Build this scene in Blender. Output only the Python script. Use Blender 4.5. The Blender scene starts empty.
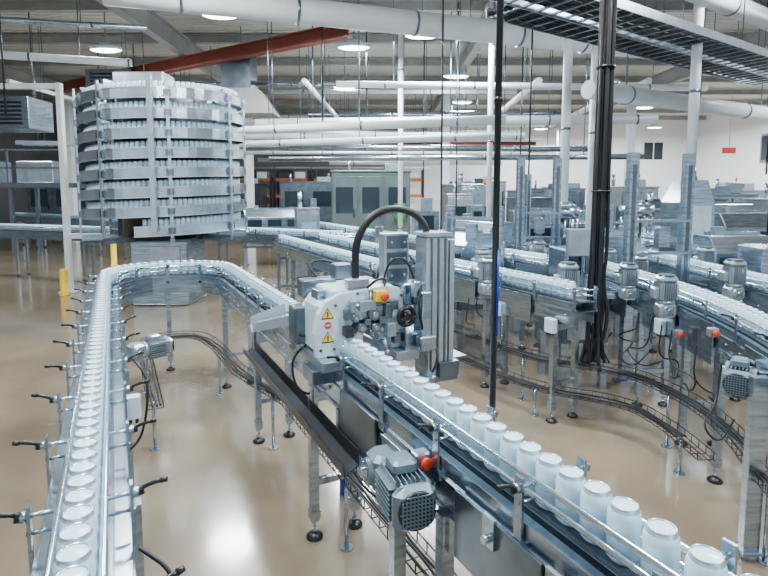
import bpy, math, random
from mathutils import Matrix, Vector
random.seed(7)
C=bpy.context.scene.collection
# ---------------------------------------------------------------- materials
def mat(name,col,metal=0.0,rough=0.5,var=0.06,scale=6.0,emit=None,es=0,coat=0.0,bump=0.0,stretch=None):
    m=bpy.data.materials.new(name); m.use_nodes=True
    nt=m.node_tree; b=nt.nodes['Principled BSDF']
    tc=nt.nodes.new('ShaderNodeTexCoord'); n=nt.nodes.new('ShaderNodeTexNoise')
    n.inputs['Scale'].default_value=scale; n.inputs['Detail'].default_value=4
    if stretch:
        mp=nt.nodes.new('ShaderNodeMapping'); mp.inputs['Scale'].default_value=stretch
        nt.links.new(tc.outputs['Object'],mp.inputs[0]); nt.links.new(mp.outputs[0],n.inputs['Vector'])
    else: nt.links.new(tc.outputs['Object'],n.inputs['Vector'])
    r=nt.nodes.new('ShaderNodeValToRGB')
    a=[max(0,c*(1-var*2)) for c in col]; c2=[min(1,c*(1+var)) for c in col]
    r.color_ramp.elements[0].color=(*a,1); r.color_ramp.elements[1].color=(*c2,1)
    r.color_ramp.elements[0].position=.3; r.color_ramp.elements[1].position=.7
    nt.links.new(n.outputs['Fac'],r.inputs[0]); nt.links.new(r.outputs[0],b.inputs['Base Color'])
    b.inputs['Metallic'].default_value=metal; b.inputs['Roughness'].default_value=rough
    b.inputs['Coat Weight'].default_value=coat
    if emit: b.inputs['Emission Color'].default_value=(*emit,1); b.inputs['Emission Strength'].default_value=es
    if bump:
        bp=nt.nodes.new('ShaderNodeBump'); bp.inputs['Strength'].default_value=bump; bp.inputs['Distance'].default_value=.02
        nt.links.new(n.outputs['Fac'],bp.inputs['Height']); nt.links.new(bp.outputs[0],b.inputs['Normal'])
    return m
STEEL=mat('stainless_steel',(.43,.53,.62),.96,.23,.18,5,stretch=(1,1,8))
STEELD=mat('brushed_steel_dark',(.17,.215,.26),.9,.28,.15,5)
ALU=mat('anodised_aluminium',(.40,.47,.53),.85,.3,.1,8)
COLM=mat('light_silver_profile',(.52,.59,.65),.8,.27,.08,8)
RAIL=mat('guide_rail_metal',(.72,.84,.92),.92,.15,.05,9)
BAND=mat('spiral_band_metal',(.58,.67,.74),.92,.22,.1,3)
CAN=mat('can_frosted_blue_white',(.58,.80,.91),0,.3,.02,14,coat=.25)
CANT=mat('can_rim_silver',(.58,.74,.83),.6,.22,.04,14)
BELT=mat('conveyor_chain_plastic',(.10,.135,.17),.2,.45,.2,40)
BLACK=mat('black_rubber',(.005,.006,.009),0,.45,.1)
BLACKP=mat('black_plastic',(.007,.009,.012),0,.3,.1)
WHITE=mat('white_machine_paint',(.56,.70,.78),.05,.3,.03)
WALLW=mat('white_wall_paint',(.88,.90,.92),0,.7,.02,.6)
WALLG=mat('grey_wall_paint',(.24,.24,.25),0,.7,.1,.6)
PIPEW=mat('white_pipe_insulation',(.74,.80,.83),.0,.4,.06,2)
MOTOR=mat('blue_grey_motor_paint',(.15,.21,.255),.4,.33,.06)
MOTS=mat('silver_motor_paint',(.35,.41,.46),.65,.28,.06)
RED=mat('red_plastic',(.66,.045,.015),0,.4,.04)
YEL=mat('yellow_paint',(.9,.58,.01),0,.4,.05)
BLUE=mat('blue_plastic',(.005,.035,.45),0,.35,.05)
RUST=mat('red_oxide_steel',(.215,.045,.025),.1,.6,.12,2)
BEAM=mat('grey_painted_beam',(.36,.36,.345),.1,.6,.1,2)
DARK=mat('dark_machine_steel',(.03,.035,.042),.5,.35,.2,3)
CABG=mat('grey_green_cabinet_paint',(.12,.165,.165),.3,.3,.08,2)
GLASS=mat('smoked_window',(.02,.035,.045),.1,.08,.1,2)
GREEN=mat('mottled_green_panel',(.05,.25,.07),0,.3,.5,5)
ORANGE=mat('orange_paint',(.7,.14,.02),0,.45,.1)
LAMP=mat('lamp_diffuser',(1,1,1),0,.5,.0,emit=(.93,.97,1),es=20)
SCREEN=mat('screen_glow',(.1,.2,.3),0,.2,.1,emit=(.3,.5,.7),es=.5)
def floor_mat():
    m=mat('polished_epoxy_floor',(.215,.170,.112),0,.15,.16,.9,coat=.65)
    nt=m.node_tree;b=nt.nodes['Principled BSDF']
    b.inputs['Coat Roughness'].default_value=.1
    n=nt.nodes.new('ShaderNodeTexNoise'); n.inputs['Scale'].default_value=3.5; n.inputs['Detail'].default_value=7
    tc=[x for x in nt.nodes if x.type=='TEX_COORD'][0]
    nt.links.new(tc.outputs['Object'],n.inputs['Vector'])
    mr=nt.nodes.new('ShaderNodeMapRange'); mr.inputs['To Min'].default_value=.1; mr.inputs['To Max'].default_value=.3
    nt.links.new(n.outputs['Fac'],mr.inputs['Value']); nt.links.new(mr.outputs[0],b.inputs['Roughness'])
    bp=nt.nodes.new('ShaderNodeBump'); bp.inputs['Strength'].default_value=.05; bp.inputs['Distance'].default_value=.01
    nt.links.new(n.outputs['Fac'],bp.inputs['Height']); nt.links.new(bp.outputs[0],b.inputs['Normal'])
    return m
FLOOR=floor_mat()
def deck_mat():
    m=mat('corrugated_roof_deck',(.76,.74,.68),.1,.6,.08,1)
    nt=m.node_tree;b=nt.nodes['Principled BSDF']
    tc=[x for x in nt.nodes if x.type=='TEX_COORD'][0]
    w=nt.nodes.new('ShaderNodeTexWave'); w.bands_direction='Y'; w.inputs['Scale'].default_value=1.6
    nt.links.new(tc.outputs['Object'],w.inputs['Vector'])
    bp=nt.nodes.new('ShaderNodeBump'); bp.inputs['Strength'].default_value=1; bp.inputs['Distance'].default_value=.06
    nt.links.new(w.outputs['Fac'],bp.inputs['Height']); nt.links.new(bp.outputs[0],b.inputs['Normal'])
    return m
DECK=deck_mat()
# ---------------------------------------------------------------- builder
class B:
    def __init__(s): s.v=[];s.f=[];s.mi=[];s.sm=[];s.M=Matrix.Identity(4)
    def _add(s,vs,fs,m=0,sm=False):
        o=len(s.v)
        for p in vs: s.v.append(tuple(s.M@Vector(p)))
        for i,f in enumerate(fs):
            s.f.append([o+k for k in f]); s.mi.append(m); s.sm.append(sm[i] if isinstance(sm,list) else sm)
    def box(s,c,d,m=0,R=None,ch=0):
        x,y,z=d[0]/2,d[1]/2,d[2]/2
        if ch<=0:
            vs=[(-x,-y,-z),(x,-y,-z),(x,y,-z),(-x,y,-z),(-x,-y,z),(x,-y,z),(x,y,z),(-x,y,z)]
            fs=[(0,3,2,1),(4,5,6,7),(0,1,5,4),(1,2,6,5),(2,3,7,6),(3,0,4,7)]
        else:
            poly=[(-x+ch,-y),(x-ch,-y),(x,-y+ch),(x,y-ch),(x-ch,y),(-x+ch,y),(-x,y-ch),(-x,-y+ch)]
            k=max(0,1-ch/max(x,1e-6)); ky=max(0,1-ch/max(y,1e-6))
            L=[[(a*k,b*ky,-z) for a,b in poly],[(a,b,-z+ch) for a,b in poly],[(a,b,z-ch) for a,b in poly],[(a*k,b*ky,z) for a,b in poly]]
            vs=sum(L,[]); fs=[tuple(range(7,-1,-1)),tuple(range(24,32))]
            for r in range(3):
                for i in range(8): fs.append((r*8+i,r*8+(i+1)%8,(r+1)*8+(i+1)%8,(r+1)*8+i))
        if R is not None: vs=[R@Vector(p) for p in vs]
        s._add([(p[0]+c[0],p[1]+c[1],p[2]+c[2]) for p in vs],fs,m)
    def cyl(s,p0,p1,r,r1=None,n=14,m=0,cap=True):
        p0=Vector(p0);p1=Vector(p1); r1=r if r1 is None else r1
        d=(p1-p0).normalized(); a=Vector((0,0,1)) if abs(d.z)<.9 else Vector((1,0,0))
        u=d.cross(a).normalized(); w=d.cross(u)
        vs=[];fs=[];sm=[]
        for p,rr in((p0,r),(p1,r1)):
            for i in range(n):
                t=2*math.pi*i/n; vs.append(p+u*math.cos(t)*rr+w*math.sin(t)*rr)
        for i in range(n): fs.append((i,i+n,(i+1)%n+n,(i+1)%n)); sm.append(True)
        if cap: fs+= [tuple(range(n)),tuple(range(2*n-1,n-1,-1))]; sm+=[False,False]
        s._add(vs,fs,m,sm)
    def lathe(s,prof,c=(0,0,0),n=20,m=0):
        vs=[];fs=[]
        for r,z in prof:
            for i in range(n):
                t=2*math.pi*i/n; vs.append((c[0]+r*math.cos(t),c[1]+r*math.sin(t),c[2]+z))
        for k in range(len(prof)-1):
            for i in range(n): fs.append((k*n+i,k*n+(i+1)%n,(k+1)*n+(i+1)%n,(k+1)*n+i))
        s._add(vs,fs,m,True)
    def tube(s,pts,r,n=8,m=0):
        pts=[Vector(p) for p in pts]; vs=[];fs=[]; u=None
        for i,p in enumerate(pts):
            d=(pts[min(i+1,len(pts)-1)]-pts[max(i-1,0)]).normalized()
            if u is None:
                a=Vector((0,0,1)) if abs(d.z)<.9 else Vector((1,0,0)); u=d.cross(a).normalized()
            u=(u-d*u.dot(d)).normalized(); w=d.cross(u)
            for k in range(n):
                t=2*math.pi*k/n; vs.append(p+u*math.cos(t)*r+w*math.sin(t)*r)
        for i in range(len(pts)-1):
            for k in range(n): fs.append((i*n+k,i*n+(k+1)%n,(i+1)*n+(k+1)%n,(i+1)*n+k))
        fs+=[tuple(range(n-1,-1,-1)),tuple(range(len(pts)*n-n,len(pts)*n))]
        s._add(vs,fs,m,[True]*(len(fs)-2)+[False,False])
    def sweep(s,pts,lat,w,z0,z1,m=0):
        vs=[];fs=[]; N=len(pts)
        for i,p in enumerate(pts):
            a=pts[max(i-1,0)];b=pts[min(i+1,N-1)]
            t=Vector((b[0]-a[0],b[1]-a[1])).normalized(); nx,ny=-t.y,t.x
            z=p[2] if len(p)>2 else 0
            for l,zz in((lat-w/2,z0),(lat+w/2,z0),(lat+w/2,z1),(lat-w/2,z1)):
                vs.append((p[0]+nx*l,p[1]+ny*l,z+zz))
        for i in range(N-1):
            for k in range(4): fs.append((i*4+k,(i+1)*4+k,(i+1)*4+(k+1)%4,i*4+(k+1)%4))
        fs+=[(0,1,2,3),(N*4-1,N*4-2,N*4-3,N*4-4)]
        s._add(vs,fs,m)
    def prism(s,poly,ext,m=0):
        n=len(poly); e=Vector(ext); vs=[Vector(p) for p in poly]+[Vector(p)+e for p in poly]
        fs=[tuple(range(n-1,-1,-1)),tuple(range(n,2*n))]+[(i,(i+1)%n,(i+1)%n+n,i+n) for i in range(n)]
        s._add(vs,fs,m)
    def mesh(s,name,mats,org=(0,0,0)):
        me=bpy.data.meshes.new(name)
        me.from_pydata([(v[0]-org[0],v[1]-org[1],v[2]-org[2]) for v in s.v],[],s.f)
        for mm in (mats if isinstance(mats,(list,tuple)) else [mats]): me.materials.append(mm)
        me.polygons.foreach_set('material_index',s.mi); me.polygons.foreach_set('use_smooth',s.sm)
        me.update(); return me
WM={}
def T(x,y,z=0,rz=0): return Matrix.Translation((x,y,z))@Matrix.Rotation(rz,4,'Z')
def tag(o,label=None,cat=None,group=None,kind=None):
    if label:o['label']=label
    if cat:o['category']=cat
    if group:o['group']=group
    if kind:o['kind']=kind
def place(me,name,M,parent=None,label=None,cat=None,group=None,kind=None):
    o=bpy.data.objects.new(name,me); C.objects.link(o)
    if parent is not None: o.parent=parent; o.matrix_basis=WM[parent.name].inverted()@M
    else: o.matrix_basis=M
    WM[o.name]=M.copy(); tag(o,label,cat,group,kind); return o
def thing(name,x,y,z,label,cat,rz=0,group=None):
    return place(None,name,T(x,y,z,rz),None,label,cat,group)
def fin(b,name,mats,parent=None,label=None,cat=None,group=None,kind=None,bev=0):
    xs=[v[0] for v in b.v];ys=[v[1] for v in b.v];zs=[v[2] for v in b.v]
    org=((min(xs)+max(xs))/2,(min(ys)+max(ys))/2,min(zs))
    o=place(b.mesh(name,mats,org),name,Matrix.Translation(org),parent,label,cat,group,kind)
    if bev:
        md=o.modifiers.new('bevel','BEVEL'); md.width=bev; md.segments=2; md.limit_method='ANGLE'
    return o
def boxp(name,M,c,d,mt,parent,bev=0,ch=0):
    b=B(); b.M=M; b.box(c,d,ch=ch); return fin(b,name,mt,parent,bev=bev)
# ---------------------------------------------------------------- paths
D=(-.447,.894);Q=(.894,.447)
def W(s,q): return (s*D[0]+q*Q[0], s*D[1]+q*Q[1])
class Path:
    def __init__(s,pts):
        s.p=[Vector(p[:2]) for p in pts]; s.L=[0]
        for a,b in zip(s.p,s.p[1:]): s.L.append(s.L[-1]+(b-a).length)
        s.len=s.L[-1]
    def at(s,d):
        d=max(0,min(s.len-1e-6,d)); i=0
        while s.L[i+1]<d: i+=1
        t=(s.p[i+1]-s.p[i]).normalized(); return s.p[i]+t*(d-s.L[i]), t
    def pts(s,a=0,b=None,step=.12):
        b=s.len if b is None else b; n=max(1,int((b-a)/step)); return [tuple(s.at(a+(b-a)*i/n)[0]) for i in range(n+1)]
def smooth(pts,it=3):
    p=[Vector(x) for x in pts]
    for _ in range(it):
        q=[p[0]]
        for a,b in zip(p,p[1:]): q+=[a*.75+b*.25,a*.25+b*.75]
        q.append(p[-1]); p=q
    return p
def offs(L,lat,z):
    out=[]; N=len(L)
    for i,p in enumerate(L):
        a=L[max(i-1,0)];b=L[min(i+1,N-1)]; t=Vector((b[0]-a[0],b[1]-a[1])).normalized(); out.append((p[0]-t.y*lat,p[1]+t.x*lat,z))
    return out
# shared part meshes --------------------------------------------------------
def m_bracket():
    b=B(); b.box((.012,0,1.055),(.008,.03,.20)); b.cyl((-.045,0,1.125),(.04,0,1.125),.006,n=8)
    b.cyl((.012,0,1.125),(.030,0,1.125),.014,n=12); b.box((.006,0,.965),(.02,.05,.03))
    b.cyl((-.043,0,1.08),(.02,0,1.08),.005,n=6)
    return b.mesh('rail_bracket',STEEL)
def m_lever():
    k=.60
    b=B(); b.M=Matrix.Scale(k,4); b.cyl((0,0,-.012),(0,0,.022),.016,.012,n=12)
    b.tube([(0,0,.01),(.03,.006,.022),(.065,.012,.03),(.1,.018,.032)],.010,n=8); b.cyl((.085,.0155,.031),(.112,.02,.033),.013,.011,n=10)
    return b.mesh('clamp_lever',BLACKP)
def m_leg(h=.87):
    b=B(); b.box((0,0,(h+.1)/2),(.045,.045,h-.1)); b.box((0,0,h-.06),(.07,.012,.12)); 
    b.box((0,0,.14),(.055,.055,.05)); return b.mesh('leg',STEEL)
def m_foot():
    b=B(); b.cyl((0,0,.03),(0,0,.12),.009,n=8,m=1); b.lathe([(.0,0),(.045,0),(.047,.012),(.025,.03),(.012,.036),(0,.036)],n=16); b.cyl((0,0,.036),(0,0,.05),.016,n=6,m=1)
    return b.mesh('levelling_foot',[BLACKP,STEEL])
BR=m_bracket();LV=m_lever();LG=m_leg();FT=m_foot()
def conveyor(pts,label,legs=(),brk=None,lever=lambda d,sd:True,hw=.1,group=None,brange=None,single=()):
    P=Path(pts); L=P.pts(); xy=P.at(legs[0] if legs else 0)[0]
    T0=thing('conveyor',xy.x,xy.y,0,label,'conveyor',group=group)
    b=B(); b.sweep(L,0,.084,1.028,1.04); fin(b,'belt',BELT,T0)
    b=B()
    for sd in(-1,1):
        b.sweep(L,sd*hw,.006,.855,1.03); b.sweep(L,sd*(hw+.005),.012,.855,.87); b.sweep(L,sd*(hw-.016),.03,1.022,1.028)
        b.sweep(L,sd*.05,.006,1.0,1.034); b.sweep(L,sd*(hw+.005),.012,.96,.968)
    b.sweep(L,0,hw*2-.004,.95,.956)
    d=.1
    while d<P.len:
        p,t=P.at(d); n=Vector((-t.y,t.x))
        for sd in(-1,1):
            q=p+n*sd*(hw); r=p+n*sd*(hw+.011); b.cyl((q.x,q.y,.92),(r.x,r.y,.92),.009,n=6)
        d+=.2
    fin(b,'frame',STEEL,T0)
    for sd in(-1,1):
        for z in(1.080,1.124):
            b=B(); b.tube(offs(L,sd*.050,z),.0085,n=8)
            fin(b,'guide_rail',RAIL,T0)
    for d in legs:
        p,t=P.at(d); a=math.atan2(t.y,t.x)
        for sd in(-1,1):
            n=Vector((-t.y,t.x))*sd*(hw+.02); M=T(p.x+n.x,p.y+n.y,0,a)
            l=place(LG,'leg',M,T0); place(FT,'levelling_foot',M,l)
        M=T(p.x,p.y,0,a)
        boxp('crossbar',M,(0,0,.32),(.035,hw*2+.05,.035),STEEL,T0); boxp('crossbar',M,(0,0,.8),(.035,hw*2+.05,.05),STEEL,T0)
    for d in single:
        p,t=P.at(d); a=math.atan2(t.y,t.x); M=T(p.x,p.y,0,a)
        l=place(LG,'leg',M,T0); place(FT,'levelling_foot',M,l)
    if brk:
        a0,b0=brange or (0,P.len); d=a0
        while d<b0:
            p,t=P.at(d)
            for sd in(-1,1):
                n=Vector((-t.y,t.x))*sd; a=math.atan2(n.y,n.x)
                M=T(p.x+n.x*hw,p.y+n.y*hw,0,a); o=place(BR,'rail_bracket',M,T0)
                if lever(d,sd): place(LV,'clamp_lever',M@T(.034,0,1.125,random.uniform(-.5,.5))@Matrix.Rotation(-.1,4,'Y'),o)
            d+=brk
    return T0,P
def gearmotor(M,parent,col,sc=1.0,name='gearmotor',label=None):
    M=M@Matrix.Scale(sc,4)
    b=B(); b.box((0,0,0),(.11,.12,.13),ch=.018); b.cyl((-.0,-.075,0),(0,.075,0),.045,n=20); b.cyl((0,-.09,0),(0,.09,0),.018,n=12,m=1)
    b.cyl((.05,0,0),(.075,0,0),.062,n=20)
    for i in range(4):
        t=i*math.pi/2+.78; b.cyl((.03*math.cos(t),-.08,.03*math.sin(t)),(.03*math.cos(t),.08,.03*math.sin(t)),.006,n=6,m=1)
    g=place(b.mesh('gearmotor',[col,STEEL]),name,M,parent,label)
    b=B(); b.cyl((.075,0,0),(.215,0,0),.05,n=24)
    for i in range(7):
        for sg in(-1,1): b.box((.148,sg*.055,-.048+i*.016),(.13,.03,.004)); b.box((.148,-.048+i*.016,sg*.055),(.13,.004,.03))
    place(b.mesh('motor_body',col),'motor_body',M,g)
    b=B(); b.box((.24,0,0),(.055,.138,.138),ch=.022); b.cyl((.265,0,0),(.272,0,0),.062,.058,n=28,m=1)
    for i in range(9): b.box((.2735,0,-.048+i*.012),(.003,.112-abs(i-4)*.010,.0035),m=0)
    for i in range(9): b.box((.2735,-.048+i*.012,0),(.003,.0035,.112-abs(i-4)*.010),m=0)
    place(b.mesh('fan_cover',[col,DARK]),'fan_cover',M,g)
    b=B(); b.box((.135,0,.085),(.085,.08,.045),ch=.01); b.cyl((.135,.04,.085),(.135,.065,.085),.012,n=8,m=1)
    place(b.mesh('terminal_box',[col,BLACKP]),'terminal_box',M,g)
    return g
def estop(M,parent,sc=1):
    M=M@Matrix.Scale(sc,4)
    b=B(); b.box((0,0,0),(.07,.07,.06),ch=.006); o=place(b.mesh('switch_box',ALU),'switch_box',M,parent)
    b=B(); b.lathe([(0,.03),(.018,.03),(.018,.042),(.026,.044),(.027,.052),(.022,.057),(0,.058)],n=16); place(b.mesh('emergency_button',RED),'emergency_button',M,o)
def junction(M,parent):
    b=B(); b.box((0,0,0),(.1,.05,.12),ch=.006); 
    for x in(-.03,0,.03): b.cyl((x,0,-.06),(x,0,-.085),.008,n=8,m=1)
    b.box((0,-.027,0),(.085,.006,.105)); place(b.mesh('junction_box',[WHITE,BLACKP]),'junction_box',M,parent)
def m_can():
    b=B(); b.lathe([(0,0),(.028,0),(.031,.003),(.038,.012),(.038,.108),(.0368,.117),(.033,.125)],n=22)
    b.lathe([(.033,.125),(.0305,.130),(.030,.133),(.031,.136),(.0295,.137),(.0285,.133)],n=22,m=1)
    b.lathe([(.0285,.133),(.022,.1325),(.012,.1345),(0,.135)],n=22,m=0)
    return b.mesh('beverage_can',[CAN,CANT])
CANM=m_can(); NC=[0]
def cans(P,a,b,pitch,group,label,jit=0):
    d=a
    while d<b:
        p,t=P.at(d); place(CANM,'beverage_can',T(p.x+random.uniform(-jit,jit),p.y+random.uniform(-jit,jit),1.0402),None,label,'can',group); NC[0]+=1
        d+=pitch if not callable(pitch) else pitch(d)
def canstuff(pos,label):
    b=B()
    for x,y,z in pos:
        b.lathe([(0,0),(.028,0),(.038,.012),(.038,.11),(.030,.136),(0,.134)],c=(x,y,z),n=8)
    fin(b,'beverage_cans',CAN,None,label,'cans',kind='stuff')
# ---------------------------------------------------------------- main loop
LP=[W(-1,-.102),W(5.5,-.102)]
for i in range(1,25):
    t=math.pi*i/24; LP.append(W(5.5+.57*math.sin(t),.468-.57*math.cos(t)))
LP.append(W(-1,1.038))
END=8.29
LT,P1=conveyor(LP,'long U-shaped stainless can conveyor with black clamp levers',legs=[1.3,2.9,4.4,5.6,END+.22,END+1.52,END+2.8,END+4.1,END+5.3],brk=.41,brange=(1.25,13.9),single=[7.4],lever=lambda d,sd: d<8.5 or sd<0)
CL='frosted blue-white can with silver rim standing on the conveyor'
cans(P1,1.2,END+2.52,.0768,'cans queued on the loop conveyor',CL)
def pt(d):
    s=5.5-(d-END); return .0768 if s>1.05 else (.082 if s>.85 else .098)
cans(P1,END+2.6+.45,END+5.5,pt,'cans leaving the coding machine',CL,.001)
def ML(s,q,z,rz=0): x,y=W(s,q); return T(x,y,z,math.atan2(D[1],D[0])+rz)
gearmotor(ML(1.66,.84,.91,math.pi-.12),LT,MOTOR,1.06,label='blue-grey gearmotor with square fan grille')
estop(ML(1.52,.90,.995)@Matrix.Rotation(-math.pi/2,4,'Y'),LT,.8)
M=ML(1.62,.87,0)
boxp('motor_bracket',M,(0,.0,.9),(.24,.02,.2),STEELD,LT,.003); boxp('motor_bracket',M,(-.1,.06,.45),(.045,.045,.75),STEEL,LT,.003)
gearmotor(ML(3.3,.08,1.0,math.pi*.5+3.5),LT,MOTS,.75)
junction(ML(2.9,.03,.83,math.pi/2),LT)
estop(ML(.62,.885,.93)@Matrix.Rotation(-math.pi/2,4,'Y'),LT,.9)
M=ML(0,0,0)
for s0 in(.1,.52,.94,1.9): boxp('side_panel',M,(s0+.2,-(1.038-.122),.87),(.38,.01,.22),STEELD,LT,.002)
for s0 in(.1,.52,.94,1.9,2.5,3.1): boxp('side_panel',M,(s0+.2,-(1.038+.122),.85),(.38,.01,.24),STEELD,LT,.002)
for s in(.25,.45,.7,.9,1.15):
    b=B(); b.M=M; b.box((s,-(1.038-.132),.95),(.05,.012,.09)); b.cyl((s,-(1.038-.13),.93),(s,-(1.038-.155),.93),.012,n=10); fin(b,'mounting_plate',STEEL,LT)
b=B(); b.M=M
b.prism([(2.05,-.905,.72),(2.05,-.835,.68),(2.05,-.83,.73),(2.05,-.834,.73),(2.05,-.838,.686),(2.05,-.90,.724),(2.05,-.90,.79),(2.05,-.905,.79)],(2.0,0,0))
fin(b,'lower_trough',DARK,LT)
for s in(2.3,3.1,3.9): boxp('trough_hanger',M,(s,-.912,.82),(.03,.02,.12),STEEL,LT)
b=B(); b.M=ML(2.98,.90,1.15)
b.prism([(-.12,.0,.02),(.16,.0,.02),(.20,.20,-.04),(-.04,.24,-.02)],(0,0,.006),m=0); b.prism([(-.12,0,.02),(-.04,.24,-.02),(-.04,.24,.03),(-.12,0,.08)],(-.005,0,0),m=1); b.prism([(.16,0,.02),(.20,.2,-.04),(.2,.2,.01),(.16,0,.08)],(.005,0,0),m=1); b.prism([(-.12,0,.02),(.16,0,.02),(.16,0,-.12),(-.12,0,-.12)],(0,-.006,0),m=1)
b.prism([(-.04,.24,-.02),(.20,.2,-.04),(.20,.2,-.10),(-.02,.24,-.09)],(0,.006,0),m=1)
fin(b,'reject_chute',[ALU,COLM],LT)
# ---------------------------------------------------------------- coding machine
MS=2.60
ox,oy=W(MS,1.1)
MT=thing('coding_machine',ox,oy,.9,'blue-white bridge-style can coding machine with warning labels over the conveyor','machine')
def MM(q,z=0): x,y=W(MS,q); return T(x,y,z,math.atan2(Q[1],Q[0]))
M0=MM(1.145)
boxp('base_plate',M0,(-.23,0,1.055),(.1,.42,.05),ALU,MT,.004); boxp('base_plate',M0,(.19,0,1.055),(.14,.42,.05),ALU,MT,.004); boxp('mounting_block',M0,(-.26,-.1,1.0),(.12,.16,.07),STEELD,MT,.005)
def arm(x0,x1,y):
    prof=[(x0,1.08),(x0-.012,1.2),(x0+.01,1.30),(x0+.05,1.36),(x0+.12,1.395),(x1-.12,1.42),(x1-.04,1.40),(x1,1.34),(x1+.005,1.2),(x1-.01,1.08),(x1-.09,1.08),(x1-.11,1.18),(x1-.15,1.25),(x0+.20,1.25),(x0+.16,1.18),(x0+.12,1.08)]
    return [(a,y,z) for a,z in prof]
b=B(); b.M=M0; b.prism(arm(-.28,.22,-.13),(0,.045,0)); fin(b,'side_cheek',WHITE,MT,bev=.006)
b=B(); b.M=M0; b.prism(arm(-.28,.22,.1),(0,.04,0)); fin(b,'side_cheek',WHITE,MT,bev=.006)
boxp('housing',M0,(-.22,0,1.22),(.1,.2,.27),WHITE,MT,.004,.02); boxp('housing',M0,(-.02,0,1.385),(.36,.22,.06),WHITE,MT,.003,.01); boxp('housing',M0,(.13,.0,1.24),(.15,.22,.24),STEEL,MT,.003,.012)
boxp('back_plate',M0,(-.02,-.06,1.29),(.3,.02,.16),DARK,MT,.003)
for x,z,r in((-.085,1.27,.02),(-.05,1.215,.024),(.02,1.28,.03),(.03,1.21,.024),(.06,1.20,.02)):
    b=B(); b.M=M0; b.cyl((x,-.17,z),(x,.02,z),r,n=18); b.cyl((x,-.176,z),(x,-.17,z),r*.5,n=10,m=1); fin(b,'roller',[STEELD,ALU],MT)
b=B(); b.M=M0; b.cyl((-.12,-.15,1.33),(.14,-.15,1.33),.010,n=10); fin(b,'rod',STEEL,MT)
b=B(); b.M=M0; b.cyl((-.0,-.15,1.2),(.0,-.15,1.42),.008,n=8); fin(b,'rod',STEEL,MT)
boxp('clamp_block',M0,(-.02,-.155,1.33),(.09,.035,.05),ALU,MT,.003); boxp('clamp_block',M0,(-.1,-.155,1.33),(.03,.03,.06),ALU,MT,.003); boxp('sensor',M0,(-.13,-.17,1.21),(.04,.06,.05),BLACKP,MT,.003)
boxp('sensor',M0,(.10,-.18,1.2),(.05,.05,.07),ALU,MT,.003); boxp('valve_block',M0,(-.05,-.1,1.44),(.12,.05,.04),ALU,MT,.003); boxp('valve_block',M0,(-.2,.0,1.38),(.09,.1,.05),STEEL,MT,.003)
for x,z,w_,h_ in((-.12,1.29,.04,.05),(.07,1.245,.05,.04),(.13,1.32,.05,.05),(.15,1.14,.04,.05),(-.02,1.245,.03,.03),(.10,1.29,.04,.08)): boxp('clamp_block',M0,(x,-.15,z),(w_,.04,h_),STEELD,MT,.003)
for x,z in((-.26,1.12),(-.19,1.12),(-.18,1.34),(.19,1.36),(.19,1.12),(-.06,1.39),(.02,1.395)):
    b=B(); b.M=M0; b.cyl((x,-.128,z),(x,-.137,z),.008,n=6); fin(b,'bolt',STEELD,MT)
Me=M0@T(.055,-.19,1.375)
boxp('emergency_stop',Me,(0,.025,0),(.07,.05,.055),YEL,MT,.004)
b=B(); b.M=Me@Matrix.Rotation(math.pi/2,4,'X'); b.lathe([(0,0),(.014,0),(.014,.014),(.022,.016),(.023,.024),(.018,.028),(0,.029)],n=16); fin(b,'emergency_button',RED,MT)
b=B(); b.M=M0@Matrix.Translation((.185,-.2,1.26))@Matrix.Rotation(math.pi/2,4,'X')
rr=[(.045*math.cos(t*math.pi/12),.045*math.sin(t*math.pi/12),0) for t in range(25)]
b.tube(rr,.013,n=8); b.cyl((0,0,-.06),(0,0,.015),.02,n=14)
for i in range(3): t=i*2.094; b.cyl((0,0,0),(.042*math.cos(t),.042*math.sin(t),0),.009,n=8)
fin(b,'hand_wheel',BLACKP,MT)
def tri(cx,cz,r):
    b=B(); b.M=M0; y=-.1305
    b.prism([(cx-r,y,cz-r*.75),(cx+r,y,cz-r*.75),(cx,y,cz+r)],(0,-.001,0),m=1); k=r*.8
    b.prism([(cx-k,y-.0012,cz-k*.72),(cx+k,y-.0012,cz-k*.72),(cx,y-.0012,cz+k*.92)],(0,-.001,0),m=0)
    b.prism([(cx-.003,y-.0025,cz-r*.45),(cx+.003,y-.0025,cz-r*.45),(cx+.004,y-.0025,cz+r*.35),(cx-.004,y-.0025,cz+r*.35)],(0,-.0006,0),m=1)
    fin(b,'warning_label',[YEL,BLACKP],MT,'yellow triangular warning sticker')
tri(-.222,1.30,.033); tri(-.222,1.18,.033)
b=B(); b.M=M0; b.box((-.222,-.131,1.243),(.045,.002,.045),m=0); b.cyl((-.222,-.132,1.243),(-.222,-.1335,1.243),.019,n=18,m=1); b.box((-.222,-.134,1.243),(.024,.001,.006),m=0); fin(b,'prohibition_label',[WHITE,RED],MT)
b=B(); b.M=M0
b.box((.36,-.16,1.29),(.135,.13,.76),ch=.008)
for x in(-.042,0,.042): b.box((.36+x,-.227,1.29),(.009,.008,.74),m=1)
b.box((.36,-.16,1.68),(.15,.15,.02),m=0)
fin(b,'lift_column',[COLM,STEELD],MT,'light silver aluminium lift column')
boxp('column_cover',M0,(.45,-.14,1.28),(.03,.16,.74),COLM,MT,.003)
b=B(); b.M=M0; b.box((.225,.02,1.46),(.15,.08,.44),ch=.006)
for z in(1.36,1.45,1.54,1.63): b.box((.225,-.023,z),(.12,.008,.07),m=1); b.cyl((.185,-.025,z),(.185,-.035,z),.007,n=8,m=0); b.cyl((.265,-.025,z),(.265,-.035,z),.007,n=8,m=0)
fin(b,'support_column',[COLM,STEELD],MT)
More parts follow.
